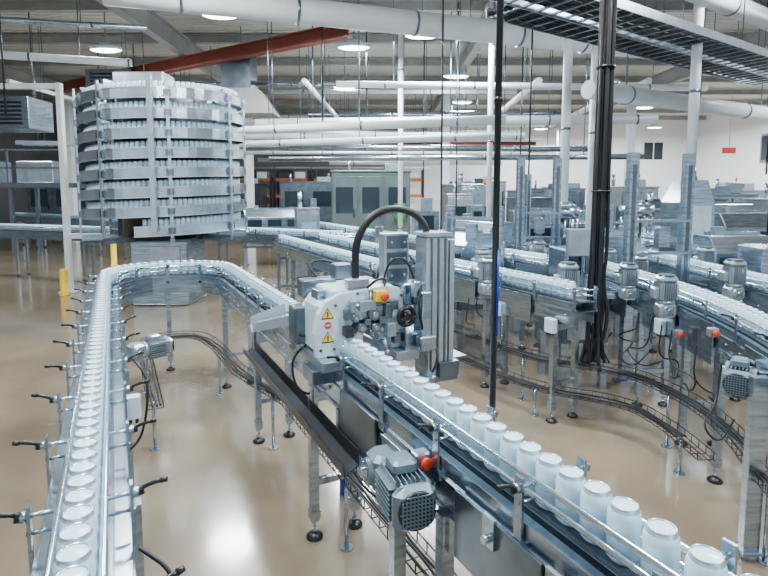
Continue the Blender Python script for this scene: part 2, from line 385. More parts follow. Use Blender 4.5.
for c,d in (((.27,-.08,1.36),(.14,.12,.12)),((.28,-.2,1.24),(.06,.1,.3)),((.26,-.12,1.13),(.16,.16,.1)),((.24,-.2,1.4),(.04,.05,.09)),((.28,-.24,1.12),(.1,.06,.08))): boxp('slide_carriage',M0,c,d,STEEL,MT,.004,.006)
for c,d in (((-.26,.14,1.2),(.13,.12,.2)),((-.16,.2,1.38),(.2,.1,.1)),((-.02,.19,1.46),(.1,.08,.09)),((.12,.22,1.34),(.12,.1,.14)),((.0,.26,1.29),(.3,.08,.2))): boxp('drive_box',M0,c,d,STEELD,MT,.004,.008)
b=B(); b.M=M0
b.tube(smooth([(-.02,-.02,1.38),(-.03,-.03,1.5),(-.03,-.05,1.66),(.05,-.06,1.78),(.17,-.08,1.82),(.29,-.1,1.79),(.34,-.12,1.72),(.355,-.12,1.66)]),.02,n=10)
fin(b,'cable_hose',BLACK,MT,'thick black cable hose')
for pts in ([(.12,-.05,1.4),(.13,-.09,1.52),(.18,-.1,1.56),(.25,-.1,1.53),(.28,-.12,1.42)],[(-.25,.1,1.1),(-.34,.12,1.02),(-.32,.1,.85),(-.2,.1,.8)],[(.3,-.08,1.2),(.34,-.27,1.1),(.3,-.3,.98),(.2,-.25,.9)],[(-.1,.2,1.38),(-.2,.3,1.5),(-.05,.3,1.52),(.1,.2,1.4)],[(-.02,-.16,1.42),(.02,-.2,1.47),(.08,-.18,1.46),(.1,-.1,1.4)],[(.26,-.22,1.42),(.22,-.26,1.32),(.25,-.25,1.2),(.3,-.2,1.12)],[(.2,.2,1.4),(.32,.3,1.6),(.48,.2,1.5),(.48,0,1.2),(.43,-.05,1.0)]):
    b=B(); b.M=M0; b.tube(smooth(pts),.0065,n=8); fin(b,'small_cable',BLACK,MT)
boxp('support_foot',M0,(.38,-.14,.91),(.2,.2,.03),STEELD,MT,.002); boxp('support_foot',M0,(.42,-.2,.96),(.12,.1,.08),STEELD,MT,.002)
boxp('guard_sheet',M0,(.52,-.05,.99),(.12,.26,.012),STEELD,MT,.002)
b=B(); b.lathe([(.0,0),(.07,0),(.075,.01),(.072,.1),(.076,.105),(.072,.11),(.072,.26),(.076,.28),(.076,.3),(.068,.3),(.06,.29),(0,.29)],n=24)
place(b.mesh('drum',BLUE),'drum',T(-.21,3.28,0),None,'small blue plastic drum on the floor under the conveyor','drum')
# cable tray under loop ------------------------------------------------------
def wiretray(pts,z,w,label,ncab=4):
    P=Path(pts); L=P.pts(step=.1); o=P.at(P.len/2)[0]; t0=thing('cable_tray',o.x,o.y,z,label,'cable tray')
    b=B()
    for l in(-w/2,-w/6,w/6,w/2): b.sweep(L,l,.005,z,z+.005)
    for l in(-w/2,w/2): b.sweep(L,l,.005,z+.05,z+.055)
    d=0
    while d<P.len:
        p,t=P.at(d); n=Vector((-t.y,t.x))*w/2
        b.cyl((p.x-n.x,p.y-n.y,z+.002),(p.x+n.x,p.y+n.y,z+.002),.0028,n=4)
        for s in(-1,1): b.cyl((p.x+s*n.x,p.y+s*n.y,z),(p.x+s*n.x,p.y+s*n.y,z+.055),.0028,n=4)
        d+=.08
    fin(b,'wire_basket',DARK,t0)
    for k in range(ncab):
        b=B(); pts=[]
        for i in range(int(P.len/.15)):
            p,t=P.at(i*.15); n=Vector((-t.y,t.x))*(random.uniform(-.01,.01)+(k-(ncab-1)/2)*w*.75/ncab); pts.append((p.x+n.x,p.y+n.y,z+.017+random.uniform(0,.008)))
        b.tube(smooth(pts,1),.007,n=6); fin(b,'cable',BLACK,t0)
    d=.3
    while d<P.len:
        p,t=P.at(d); b=B(); b.cyl((p.x,p.y,0),(p.x,p.y,z),.012,n=8); b.cyl((p.x,p.y,0),(p.x,p.y,.01),.035,n=12); d+=1.3
        fin(b,'stand',STEEL,t0)
TP=[W(3.9,.2),W(5.3,.2)]+[W(5.45+.34*math.sin(math.pi*i/12),.48-.3*math.cos(math.pi*i/12)) for i in range(13)]+[W(5.2,.82),W(4.4,.86),W(3.6,1.04),W(.2,1.04)]
wiretray(TP,.42,.1,'wire basket cable tray with black cables following the conveyor loop',3)
# ---------------------------------------------------------------- secondary conveyors
AP=[W(3.05,3.3),W(9.2,3.3)]
AT,PA=conveyor(AP,'straight stainless conveyor with vertical gearmotors',legs=[.2,1.1,2.4,3.8,5.2],brk=.45,lever=lambda d,sd:False)
BP=[tuple(v) for v in smooth([(2.05,1.9),(2.12,2.6),(2.32,3.4),(2.4,4.2),(2.36,5.2),(2.2,7.5),(2.0,10)],2)]
BT,PB=conveyor(BP,'gently curving stainless conveyor carrying white cans',legs=[1.5,2.05,2.8,4.2,5.7],brk=.45,lever=lambda d,sd:sd>0)
for lx in(1.905,2.28): 
    b=B(); b.box((lx,2.66,.50),(.085,.05,.94)); b.box((lx,2.66,.04),(.12,.1,.02)); b.cyl((lx,2.66,0),(lx,2.66,.03),.05,n=16); fin(b,'wide_leg',STEEL,BT,bev=.003)
boxp('crossbar',T(0,0),(2.09,2.66,.9),(.42,.04,.06),STEEL,BT,.003)
cans(PB,.5,5.2,.0768,'cans on the curved conveyor',CL)
cans(PA,.15,2.0,.0768,'cans on the conveyor with vertical motors',CL)
NL=lambda d,sd:False
C3,P3=conveyor([W(4.6,4.5),W(14,4.5)],'stainless conveyor crossing the hall behind the tall gates',legs=[.4,2,4,6,8.5],brk=.6,lever=NL)
C4,P4=conveyor([(4.9,4.6),(4.95,12)],'stainless conveyor beside the steel enclosure',legs=[.5,2,4,6])
C5,P5=conveyor([(-13.5,19.6),(-6.4,14.7)],'long stainless conveyor near the grey wall',legs=[.5,2.2,4,5.8,7.6])
C6,P6=conveyor([(-5.2,12.4),(-1.6,10.5),(-.5,9.95)],'conveyor leaving the spiral tower',legs=[.5,2,3.8,4.8],brk=.6,lever=NL)
C7,P7=conveyor([(-12,13.6),(-5.4,11.2)],'low conveyor feeding the spiral tower',legs=[.5,2.2,4,6])
C8,P8=conveyor([(5.5,5.4),(9,8.0)],'stainless conveyor with cans near the tank',legs=[.5,2,4])
C9,P9=conveyor([W(5.2,2.55),W(9.2,2.55)],'stainless conveyor beside the loop with crowded cans',legs=[.5,2,3.6],brk=.5,lever=NL)
C10,P10=conveyor([(3.35,4.3),(3.3,9.3)],'stainless conveyor running parallel to the curved one',legs=[.5,2,4],brk=.5,lever=NL)
st=[]
for P,a,b_ in((PA,2.08,6.1),(P3,.2,9),(P4,.2,7),(P5,.3,8.2),(P6,.2,5),(P7,.3,6.6),(P8,.1,4.2),(P9,.1,3.9),(P10,.1,4.9)):
    d=a
    while d<b_: p,t=P.at(d); st.append((p.x,p.y,1.041)); d+=.0768
canstuff(st,'rows of pale cans on the other conveyors of the hall')
def vm(x,y,z,parent,sc=1.,col=MOTS): gearmotor(T(x,y,z)@Matrix.Rotation(-math.pi/2,4,'Y'),parent,col,sc)
for d,l in((.35,.17),(1.0,-.2),(1.6,.2),(2.3,.2),(3.1,-.2)):
    p,t=PA.at(d); n=Vector((-t.y,t.x)); vm(p.x-n.x*l,p.y-n.y*l,1.0,AT,1.1)
for d,l in((2.9,-.2),(4.1,.2),(2.2,-.22),(3.5,.22),(5.2,-.2)):
    p,t=PB.at(d); n=Vector((-t.y,t.x)); vm(p.x+n.x*-l,p.y+n.y*-l,1.0,BT,1.0)
for d,l in((.8,-.2),(2.4,.2),(4.2,-.2)):
    p,t=P3.at(d); n=Vector((-t.y,t.x)); vm(p.x+n.x*-l,p.y+n.y*-l,1.0,C3,1.1)
for d,l in((.5,-.2),(1.6,.2),(3.0,-.2)):
    p,t=P10.at(d); n=Vector((-t.y,t.x)); vm(p.x+n.x*-l,p.y+n.y*-l,1.0,C10,1.1)
p,t=PB.at(1.05); gearmotor(T(p.x-.2,p.y,.90,math.pi+.9),BT,MOTOR,1.05)
estop(T(2.05,3.3,1.03)@Matrix.Rotation(math.pi/2,4,'X'),BT,.8)
for d in(.2,.9,1.8): 
    p,t=PA.at(d); n=Vector((-t.y,t.x)); junction(T(p.x+n.x*.16,p.y+n.y*.16,.82,math.atan2(t.y,t.x)),AT)
for d in(2.4,3.6): 
    p,t=PB.at(d); n=Vector((-t.y,t.x)); junction(T(p.x+n.x*.16,p.y+n.y*.16,.82,math.pi/2),BT)
estop(T(2.17,3.9,.86)@Matrix.Rotation(math.pi/2,4,'X'),BT,.8)
for d in(.7,1.5,2.6):
    p,t=PA.at(d); M=T(p.x,p.y,0,math.atan2(t.y,t.x)); boxp('side_panel',M,(0,-.13,.9),(.45,.01,.24),STEEL,AT,.003); boxp('side_panel',M,(0,.13,.9),(.45,.01,.24),STEEL,AT,.003)
for d in(.9,1.9,2.5,3.3,3.9):
    p,t=PB.at(d); M=T(p.x,p.y,0,math.atan2(t.y,t.x)); boxp('side_panel',M,(0,.13,.88),(.5,.01,.28),STEEL,BT,.003); boxp('mounting_plate',M,(0,.15,.88),(.06,.03,.12),STEELD,BT,.003)
wiretray([tuple(v) for v in smooth([(-.2,7.3),(.81,5.6),(1.35,4.6),(1.95,4.35),(2.14,3.9),(2.17,3.3),(1.92,2.5),(1.8,1.8)],2)],.42,.12,'wire basket tray full of black cables below the conveyors',4)
wiretray([tuple(v) for v in smooth([(-.1,7.0),(.7,5.4),(1.25,4.4),(1.9,4.1),(2.0,3.7),(2.0,3.2)],2)],.24,.1,'low wire basket tray with black cables',3)
for i in range(24):
    P=random.choice([PA,PB]); d=random.uniform(.2,4.2); p,t=P.at(d); n=Vector((-t.y,t.x))*random.choice([.17,.2,-.17])
    x,y=p.x+n.x,p.y+n.y; q=(x+random.uniform(-.3,.3),y+random.uniform(-.3,.3))
    b=B(); b.tube(smooth([(x,y,.86),(x-.05,y-.05,.6),(q[0],q[1],.4+random.random()*.2),((x+q[0])/2,(y+q[1])/2-.1,.44),(x+.1,y,.5)]),.006,n=6)
    fin(b,'cable',BLACK,AT if P is PA else BT)
b=B(); x,y=W(3.2,.05); b.tube(smooth([(x,y,1.0),(x+.12,y-.05,.9),(x+.1,y-.1,.6),(x-.05,y,.45)]),.007,n=6); fin(b,'cable',BLACK,LT)
x,y=W(1.5,.05); b=B(); b.tube(smooth([(x-.03,y,.95),(x+.08,y-.03,.9),(x+.1,y-.05,.7),(x,y,.5),(x-.1,y,.48)]),.006,n=6); fin(b,'cable',BLACK,LT)
# tall lift gate frames
def gate(x,y,w,h,rz,posts=2):
    t0=thing('guide_gate',x,y,0,'tall stainless gate frame standing over a conveyor','machine frame',rz)
    M=WM[t0.name]
    for k in range(posts):
        b=B(); b.M=M; xx=-w/2+w*k/(posts-1); b.box((xx,0,h/2+.02),(.10,.07,h-.04)); b.box((xx,-.037,h*.65),(.04,.006,h*.6),m=1); b.box((xx,0,.01),(.16,.14,.02)); fin(b,'post',[STEEL,STEELD],t0,bev=.004)
    for z in(1.3,1.62): boxp('crossbar',M,(0,-.05,z),(w,.025,.03),STEEL,t0)
    boxp('crossbar',M,(0,0,.7),(w,.04,.05),STEEL,t0); boxp('control_unit',M,(0,-.06,1.46),(.12,.08,.2),STEEL,t0,.004)
for g in((2.72,5.35,.62,2.28,.2),(2.05,7.2,.5,2.35,.1),(.98,5.9,.55,1.75,-.5),(2.75,9.3,.7,2.2,.4)): gate(*g)
# long low stainless housings and varied enclosures standing along the lines
def filler(x,y,rz,w,h,v,label):
    t0=thing('line_machine',x,y,0,label,'machine',rz); M=WM[t0.name]
    for sx_ in(-1,1):
        for sy_ in(-1,1): boxp('leg',M,(sx_*w/2,sy_*.25,.25),(.06,.06,.5),STEEL,t0)
    boxp('base_cabinet',M,(0,0,.68),(w+.06,.58,.42),STEELD,t0,.008); boxp('table',M,(0,0,.92),(w+.14,.64,.05),RAIL,t0,.006)
    nd=max(2,int(w/.4))
    for k in range(nd): boxp('door',M,(-w/2+w*(k+.5)/nd,-.3,.68),(w/nd*.9,.02,.34),STEEL,t0,.004)
    if v==0:
        b=B(); b.M=M; b.prism([(-w/2,-.24,.95),(-w/2,.24,.95),(-w/2,.24,.95+h),(-w/2,-.1,.95+h),(-w/2,-.24,.95+h*.6)],(w,0,0)); fin(b,'guard_housing',STEEL,t0,bev=.01)
        for k in range(nd): boxp('window',M,(-w/2+w*(k+.5)/nd,-.245,.95+h*.3),(w/nd*.7,.012,h*.36),GLASS,t0,.003)
        boxp('top_rail',M,(0,.05,.97+h),(w*.9,.06,.04),STEEL,t0,.003); boxp('sensor_box',M,(-w*.3,-.02,1.0+h),(.12,.1,.1),ALU,t0,.004)
    elif v==1:
        boxp('housing',M,(-w*.15,.05,.95+h*.4),(w*.5,.4,h*.8),STEEL,t0,.015); boxp('window',M,(-w*.15,-.157,.95+h*.5),(w*.3,.012,h*.35),GLASS,t0,.003)
        gearmotor(M@T(w*.32,0,1.0)@Matrix.Rotation(-math.pi/2,4,'Y'),t0,MOTS,1.3)
        boxp('control_panel',M,(-w*.15,-.2,.95+h*.95),(.22,.06,.26),ALU,t0,.006)
    else:
        b=B(); b.M=M; b.cyl((0,0,.95),(0,0,.95+h*.2),w*.36,n=32); fin(b,'turntable',STEEL,t0)
        b=B(); b.M=M; b.cyl((0,0,.95+h*.2),(0,0,.95+h*.7),w*.12,n=20); fin(b,'centre_shaft',STEELD,t0)
        b=B(); b.M=M; b.cyl((0,0,.95+h*.7),(0,0,.95+h*.9),w*.34,n=32); b.cyl((0,0,.95+h*.9),(0,0,.95+h),w*.3,w*.15,n=32); fin(b,'head_drum',STEEL,t0)
        for k in range(10):
            t=2*math.pi*k/10; b=B(); b.M=M; b.cyl((w*.29*math.cos(t),w*.29*math.sin(t),.95+h*.35),(w*.29*math.cos(t),w*.29*math.sin(t),.95+h*.7),.018,n=8); fin(b,'filling_valve',RAIL,t0)
FLs=('long low stainless machine housing with windows and sloped front','stainless machine with glazed enclosure and vertical gearmotor','stainless rotary machine with round head on a cabinet base')
for x,y,rz,w,h,v in((1.88,5.3,.1,.4,.5,1),(2.82,6.6,1.57,.8,.45,0),(.98,6.9,-1.1,.8,.45,0),(2.75,8.2,0,.6,.8,2),(.95,10.4,0,1.0,.75,1),(3.15,10.4,0,1.4,.6,0),(6.3,9.3,.2,1.4,.6,0),(4.1,5.5,0,.8,.5,1),(6.0,6.9,0,.7,.4,1),(4.2,9.0,0,.8,.8,2),(6.9,11.3,.1,1.6,.7,0),(1.5,8.5,-1.1,1.0,.5,0),(-2.9,14.2,.3,1.5,.5,0),(5.9,12.3,0,1.3,.8,1),(4.1,6.3,0,.7,.45,0),(1.75,9.8,0,.5,.9,1),(4.2,10.2,0,.9,.9,1)): filler(x,y,rz,w,h,v,FLs[v])
# steel enclosure
t0=thing('machine_enclosure',4.2,7.5,0,'polished steel enclosure with sloped hood beneath a white pipe','machine')
b=B(); b.prism([(3.96,7.25,.85),(4.44,7.25,.85),(4.44,7.25,1.76),(4.33,7.25,2.06),(4.12,7.25,2.06),(3.96,7.25,1.76)],(0,.5,0)); fin(b,'hood',STEEL,t0,bev=.01)
b=B(); b.box((4.2,7.235,1.32),(.36,.03,.8)); fin(b,'door',RAIL,t0,bev=.006); b=B(); b.cyl((4.08,7.22,1.2),(4.08,7.18,1.2),.012,n=8);b.cyl((4.08,7.22,1.4),(4.08,7.18,1.4),.012,n=8); b.cyl((4.08,7.18,1.18),(4.08,7.18,1.42),.01,n=8); fin(b,'handle',STEELD,t0)
for x in(4.02,4.38):
    for y in(7.3,7.7): b=B(); b.box((x,y,.425),(.06,.06,.85)); fin(b,'leg',STEELD,t0)
b=B(); b.cyl((4.22,7.5,2.05),(4.22,7.5,2.25),.1,.06,n=16); fin(b,'pipe_collar',STEEL,t0)
t0=thing('tank',6.4,8.0,0,'small horizontal stainless tank on legs','tank')
b=B(); b.cyl((5.8,7.7,1.15),(6.8,8.1,1.15),.3,n=28); b.cyl((5.73,7.67,1.15),(5.8,7.7,1.15),.2,.3,n=28); fin(b,'vessel',COLM,t0)
for x,y in((6.0,7.6),(6.6,7.85),(5.95,7.95),(6.5,8.2)): b=B(); b.cyl((x,y,0),(x,y,.95),.03,n=8); fin(b,'leg',STEEL,t0)
# ---------------------------------------------------------------- spiral tower
sx,sy=-3.80,9.5
SP=thing('spiral_conveyor',sx,sy,0,'tall round multi-tier stainless spiral can conveyor tower','conveyor')
R=1.20; turns=7.5; zb=1.32; pitch=.297
H=[(sx+R*math.cos(-math.pi/2+t),sy+R*math.sin(-math.pi/2+t),zb+pitch*t/(2*math.pi)) for t in [2*math.pi*turns*i/(int(turns*60)) for i in range(int(turns*60)+1)]]
b=B(); b.sweep(H,0,.2,0,.02); fin(b,'belt',BELT,SP)
b=B(); b.sweep(H,.12,.012,-.05,.05); fin(b,'inner_plate',STEELD,SP)
b=B(); b.sweep(H,-.12,.012,-.11,.05); fin(b,'outer_band',BAND,SP)
for z in(-.11,.04): b=B(); b.sweep(H,-.13,.012,z,z+.014); fin(b,'band_lip',RAIL,SP)
for i in range(8):
    t=-math.pi/2+.42+i*math.pi/4; M=T(sx,sy,0,t); boxp('upright',M,(R+.15,0,2.38),(.03,.045,2.36),COLM,SP); boxp('upright',M,(R-.155,0,2.38),(.03,.05,2.36),STEELD,SP)
    for k in range(8):
        zz=zb+pitch*k+pitch*(((t+math.pi/2)/(2*math.pi))%1)
        if zz<3.5: boxp('band_clamp',M,(R+.14,0,zz-.03),(.05,.11,.1),STEELD,SP)
for i in range(4):
    M=T(sx,sy,0,i*math.pi/4+.42-math.pi/2+math.pi/4); boxp('radial_beam',M,(0,0,1.14),(2.68,.07,.09),STEEL,SP); boxp('radial_beam',M,(0,0,3.57),(2.5,.05,.05),STEEL,SP)
b=B(); b.cyl((sx,sy,1.1),(sx,sy,3.6),.72,n=28); fin(b,'central_drum',DARK,SP)
boxp('pedestal',T(sx,sy),(.05,-.1,.57),(.95,.95,1.12),STEEL,SP,.02)
boxp('access_panel',T(sx,sy),(.16,-.585,.6),(.5,.02,.8),COLM,SP,.005); boxp('pedestal_flange',T(sx,sy),(.05,-.1,1.1),(1.15,1.1,.06),STEELD,SP,.005)
boxp('drive_box',T(sx,sy),(-.1,-.5,3.7),(.8,.5,.2),ALU,SP,.015)
boxp('cable_riser',T(sx,sy),(.36,-1.41,2.45),(.08,.06,2.3),COLM,SP,.004)
tot=2*math.pi*turns; ds=.079/R; t=.1; sp=[]
while t<tot-.1:
    sp.append((sx+R*math.cos(-math.pi/2+t),sy+R*math.sin(-math.pi/2+t),zb+pitch*t/(2*math.pi)+.0205)); t+=ds
sp.sort(key=lambda p:(p[1]>sy-1.0, abs(p[2]-1.9)))
left=max(0,300-NC[0])
for p in sp[:left]: place(CANM,'beverage_can',T(*p),None,'pale white can riding on the spiral tower track','can','cans on the spiral tower')
canstuff(sp[left:],'pale cans winding round the spiral tower')
t0=thing('support_post',-6.0,10.2,0,'tall square white-grey post with a horizontal arm','post')
b=B(); b.box((-6.0,10.2,1.95),(.10,.10,3.9)); b.box((-6.0,10.2,.01),(.3,.3,.02)); fin(b,'post',PIPEW,t0,bev=.01)
boxp('arm',T(0,0),(-5.55,10.1,1.08),(.8,.10,.10),PIPEW,t0,.01); boxp('arm',T(0,0),(-7.1,10.25,3.85),(2.1,.10,.10),PIPEW,t0,.01)
for x,y,h in((-5.9,9.85,.5),(-7.0,13.9,.75)):
    b=B(); b.lathe([(.0,0),(.09,0),(.09,.015),(.07,.02),(.07,h-.05),(.055,h-.01),(0,h)],n=18); place(b.mesh('bollard',YEL),'bollard',T(x,y,0),None,'yellow safety bollard on the floor','bollard','yellow bollards')
t0=thing('platform',-11.8,16.6,0,'raised steel platform with guard rails and boxes on top','platform')
MP=T(-11.8,16.6)
boxp('deck',MP,(0,0,2.1),(5,1.4,.14),STEEL,t0)
for x in(-2.4,-.8,.8,2.4):
    for y in(-.6,.6): boxp('post',MP,(x,y,1.02),(.1,.1,2.03),STEEL,t0)
    boxp('rail_post',MP,(x,-.68,2.65),(.05,.05,1.0),STEEL,t0)
for z in(2.6,3.12): boxp('guard_rail',MP,(0,-.68,z),(5,.05,.05),STEEL,t0)
for x,w_ in((-1.6,.9),(-.2,.7),(1.3,1.1)): boxp('equipment_box',MP,(x,.1,2.5),(w_,.7,.65),COLM,t0,.02)
# ---------------------------------------------------------------- overhead pieces near
x0,y0=.386,1.86
t0=thing('air_drop_pole',x0,y0,1.02,'dark vertical supply pole rising from the conveyor to the ceiling','pole')
b=B(); b.cyl((x0,y0,1.0),(x0,y0,5.98),.0115,n=14); fin(b,'pole',DARK,t0)
b=B(); b.cyl((x0+.009,y0-.010,1.40),(x0+.009,y0-.010,1.70),.004,n=8); fin(b,'blue_hose',BLUE,t0)
b=B(); b.cyl((x0,y0,1.0),(x0,y0,1.03),.022,n=16); fin(b,'collar',BLACKP,t0); b=B();b.cyl((x0,y0,2.2),(x0,y0,2.22),.014,n=16); fin(b,'collar',BLACKP,t0)
boxp('foot_bracket',T(0,0),(x0-.03,y0,1.0),(.12,.05,.012),STEEL,t0)
bx,by=1.80,4.5
t0=thing('cable_bundle',bx,by,.4,'thick bundle of black cables hanging from the ceiling','cables')
for i in range(18):
    a=random.random()*6.28; r=.07*math.sqrt(random.random()); ca=math.cos(a)*r; y=by+math.sin(a)*r
    b=B(); pts=[(bx+ca*(1+random.uniform(-.3,.5)),y,z) for z in(5.98,4.8,4.0,3.2,2.5,1.9,1.4,1.15)]+[(bx+ca*1.8,y-.02,.8),(bx+random.uniform(-.14,.12),y+random.uniform(-.12,-.02),.47)]
    b.tube(smooth(pts,2),random.choice([.009,.012,.015]),n=6); fin(b,'cable',BLACK,t0)
for z in(1.9,2.9):
    b=B(); b.cyl((bx,by,z),(bx,by,z+.015),.078,n=16); fin(b,'cable_tie',BLACKP,t0)
def ladder(p,q,z,w,label,cab=True):
    p=Vector(p);q=Vector(q); L=(q-p).length; a=math.atan2(q.y-p.y,q.x-p.x); M=T(p.x,p.y,z,a)
    t0=thing('ladder_tray',p.x,p.y,z,label,'cable tray')
    for s in(-1,1): boxp('side_rail',M,(L/2,s*w/2,0),(L,.02,.1),ALU,t0)
    b=B(); b.M=M; d=.1
    while d<L: b.box((d,0,-.03),(.04,w,.02)); d+=.23
    o=fin(b,'rungs',STEELD,t0); o['kind']='stuff'
    if cab:
        for k in range(int(w/.07)): b=B(); b.M=M; b.tube([(i*.6,-w/2+.05+k*.065+random.uniform(-.01,.01),.0+random.uniform(0,.02)) for i in range(int(L/.6))],.022,n=6); fin(b,'cable',BLACK,t0)
    d=.5
    while d<L: 
        for s in(-1,1): b=B(); b.M=M; b.cyl((d,s*w/2,0),(d,s*w/2,5.98-z),.008,n=6); fin(b,'hanger_rod',STEELD,t0)
        d+=2
ladder((1.0,5.3),(7.0,9.4),3.9,.6,'overhead ladder cable tray with black cables')
ladder((1.35,6.4),(7.4,10.6),4.0,.5,'overhead ladder cable tray with black cables')
ladder((-9,13.5),(-5.7,14.2),3.1,.4,'overhead ladder cable tray near the tower',False)
def pipe(pts,r,label,m=PIPEW,name='overhead_pipe',bands=True,hang=True):
    b=B(); b.tube(pts,r,n=20)
    if bands:
        for a,c in zip(pts,pts[1:]):
            a=Vector(a);c=Vector(c); L=(c-a).length; k=1.0
            while k<L: p=a+(c-a)*k/L; q=a+(c-a)*(k+.04)/L; b.cyl(p,q,r*1.06,n=20,m=1); k+=1.9
    if hang:
        a=Vector(pts[0]);c=Vector(pts[-1])
        if abs(a.z-c.z)<.7:
            for k in(.15,.5,.85):
                p=a+(c-a)*k; b.cyl((p.x,p.y,p.z+r*.9),(p.x,p.y,6.0),.01,n=6,m=1)
    return fin(b,name,[m,STEELD],None,label,'pipe')
pipe([(-3.9,7.8,4.68),(-2.3,8.3,4.68),(2.6,9.7,4.6),(8,11.5,4.6)],.19,'large white insulated duct under the ceiling')
pipe([(-3.2,11.7,3.2),(2.2,9.9,3.2)],.09,'white insulated pipe hung below the ceiling')
pipe([(-3.2,12.1,2.95),(2.2,10.4,2.95)],.07,'white insulated pipe hung below the ceiling')
pipe([(-3.0,12.9,3.5),(6,12.1,3.5)],.11,'white insulated pipe hung below the ceiling')
pipe([(-2.6,12.4,2.65),(5.5,11.6,2.65)],.06,'bare steel pipe hung below the ceiling',STEEL)
pipe([(-3.4,13.5,3.0),(5.5,14.0,3.0)],.08,'bare steel pipe hung below the ceiling',STEEL)
pipe([(2.4,6.2,4.5),(6.6,9.0,4.5)],.14,'white pipe beside the cable trays')
pipe([(3.4,9.2,3.6),(9,12.4,3.6)],.15,'white pipe behind the cable trays')
pipe([(-12,9.0,5.0),(-4.5,10.6,5.0)],.05,'bare steel pipe under the roof joists',STEEL)
pipe([(-12,10.2,4.7),(-5.5,12.1,4.7)],.08,'white pipe under the roof joists')
pipe([(-1,11.6,4.15),(7,12.0,4.15)],.07,'white pipe under the roof joists')
pipe([(-3,14.6,3.7),(4,13.3,3.8)],.05,'bare steel pipe under the roof joists',STEEL)
pipe([(4.22,7.5,2.24),(4.22,7.5,6)],.065,'white vertical pipe above the steel enclosure')
pipe([(2.95,8.9,0.0),(2.95,8.9,6)],.07,'white vertical pipe between the machines')
pipe([(3.6,9.5,0.0),(3.6,9.5,4.4)],.05,'white vertical pipe between the machines')
pipe([(2.15,11.1,0.0),(2.15,11.1,6)],.055,'white vertical pipe between the machines')
pipe([(.4,13.3,0.0),(.4,13.3,6)],.06,'white vertical pipe between the machines')
for x,y,zb_ in((.95,9,1.2),(2.5,9.4,1.2),(5.2,7.3,1.0),(1.6,12,1.2),(-7,9.5,2.8),(-6.6,9.6,3.2),(1.0,13.8,1.5),(3.2,12.8,1.5),(-1.2,10.8,3.3),(-.4,12.6,3.6),(6.6,9.4,2.2)):
    pipe([(x,y,zb_),(x,y,6)],.015,'thin dark conduit dropping from the ceiling',DARK,'conduit',False,False)
for i in range(18):
    y=13.9+i*.9; z=(4.6,3.4,3.9,4.9,3.15,4.2)[i%6]; x0_=random.uniform(-10,-2); x1_=random.uniform(2,8)
    pipe([(x0_,y,z),(x1_,y,z)],random.choice([.05,.07,.1,.13]),'service pipe running across the hall under the roof',random.choice([PIPEW,PIPEW,PIPEW,STEEL]))
for i in range(5):
    x=(-8.5,-6,-1.8,3.5,6)[i]; pipe([(x,12.5,4.4),(x+.3,20.8,4.4)],random.choice([.05,.06,.08]),'service pipe running along the hall under the roof',PIPEW)
t0=thing('ventilation_hood',-3.4,13.4,3.9,'grey sheet-metal ventilation hood hanging above the tower','ventilation')
b=B(); b.prism([(-4.4,13.0,3.75),(-2.6,13.0,3.75),(-3.0,13.0,4.35),(-4.0,13.0,4.35)],(0,.9,0)); fin(b,'hood',BEAM,t0,bev=.02)
boxp('duct',T(0,0),(-3.5,13.4,4.8),(.7,.7,.9),STEELD,t0,.01)
for x,y,z,w in((-8.6,12.6,3.3,1.5),(-7.2,14.9,4.4,1.2)):
    t0=thing('air_handling_unit',x,y,z,'grey box-shaped air unit hanging from the ceiling','ventilation')
    b=B(); b.box((x,y,z+.35),(w,.9,.7)); 
    for k in range(6): b.box((x,y-.46,z+.12+k*.09),(w*.8,.02,.05),m=1)
    fin(b,'casing',[STEEL,DARK],t0,bev=.015)
    for sgn in(-1,1): b=B(); b.cyl((x+sgn*w*.4,y,z+.7),(x+sgn*w*.4,y,5.98),.015,n=6); fin(b,'hanger_rod',STEELD,t0)
# ---------------------------------------------------------------- room
def slab(name,c,d,m):
    b=B(); b.box(c,d); return fin(b,name,m,kind='structure')
slab('floor',(0,13.5,-.05),(36,36,.1),FLOOR)
slab('ceiling',(0,13.5,6.05),(36,36,.1),DECK)
slab('wall_back',(9.5,31,3),(17,.2,6),WALLW)
slab('wall_rear',(-9,31,3),(20,.2,6),WALLG)
slab('wall_right',(17.5,13.5,3),(.2,36,6),WALLW)
slab('wall_left',(-17.5,13.5,3),(.2,36,6),WALLG)
def ibeam(p,q,z,h,w,m,label):
    p=Vector(p);q=Vector(q);L=(q-p).length;b=B(); b.M=T(p.x,p.y,z,math.atan2(q.y-p.y,q.x-p.x))
    b.box((L/2,0,h/2-.01),(L,w,.025)); b.box((L/2,0,-h/2+.01),(L,w,.025)); b.box((L/2,0,0),(L,.02,h)); fin(b,'ceiling_beam',m,None,label,'beam')
for i in range(11): ibeam((-17.3,4.5+i*2.5),(17.3,4.5+i*2.5),5.86,.2,.14,BEAM,'grey steel roof joist under the deck')
for x in(-11.5,-5,2.2,9): ibeam((x,3),(x,30.8),5.5,.45,.2,BEAM,'deep grey steel roof girder')
ibeam((-9.8,16.9),(-.7,11.0),5.08,.28,.2,RUST,'red-oxide painted steel beam')
ibeam((-7,22.5),(6,21.6),3.75,.26,.2,RUST,'red-oxide painted steel beam')
for x,y in((-11.5,20),(-5,20.3),(2.2,19.5),(9,20),(-11.5,28),(9,28)):
    b=B(); b.box((x,y,2.64),(.25,.25,5.28)); fin(b,'building_column',PIPEW,None,'white painted steel building column','column',bev=.01)
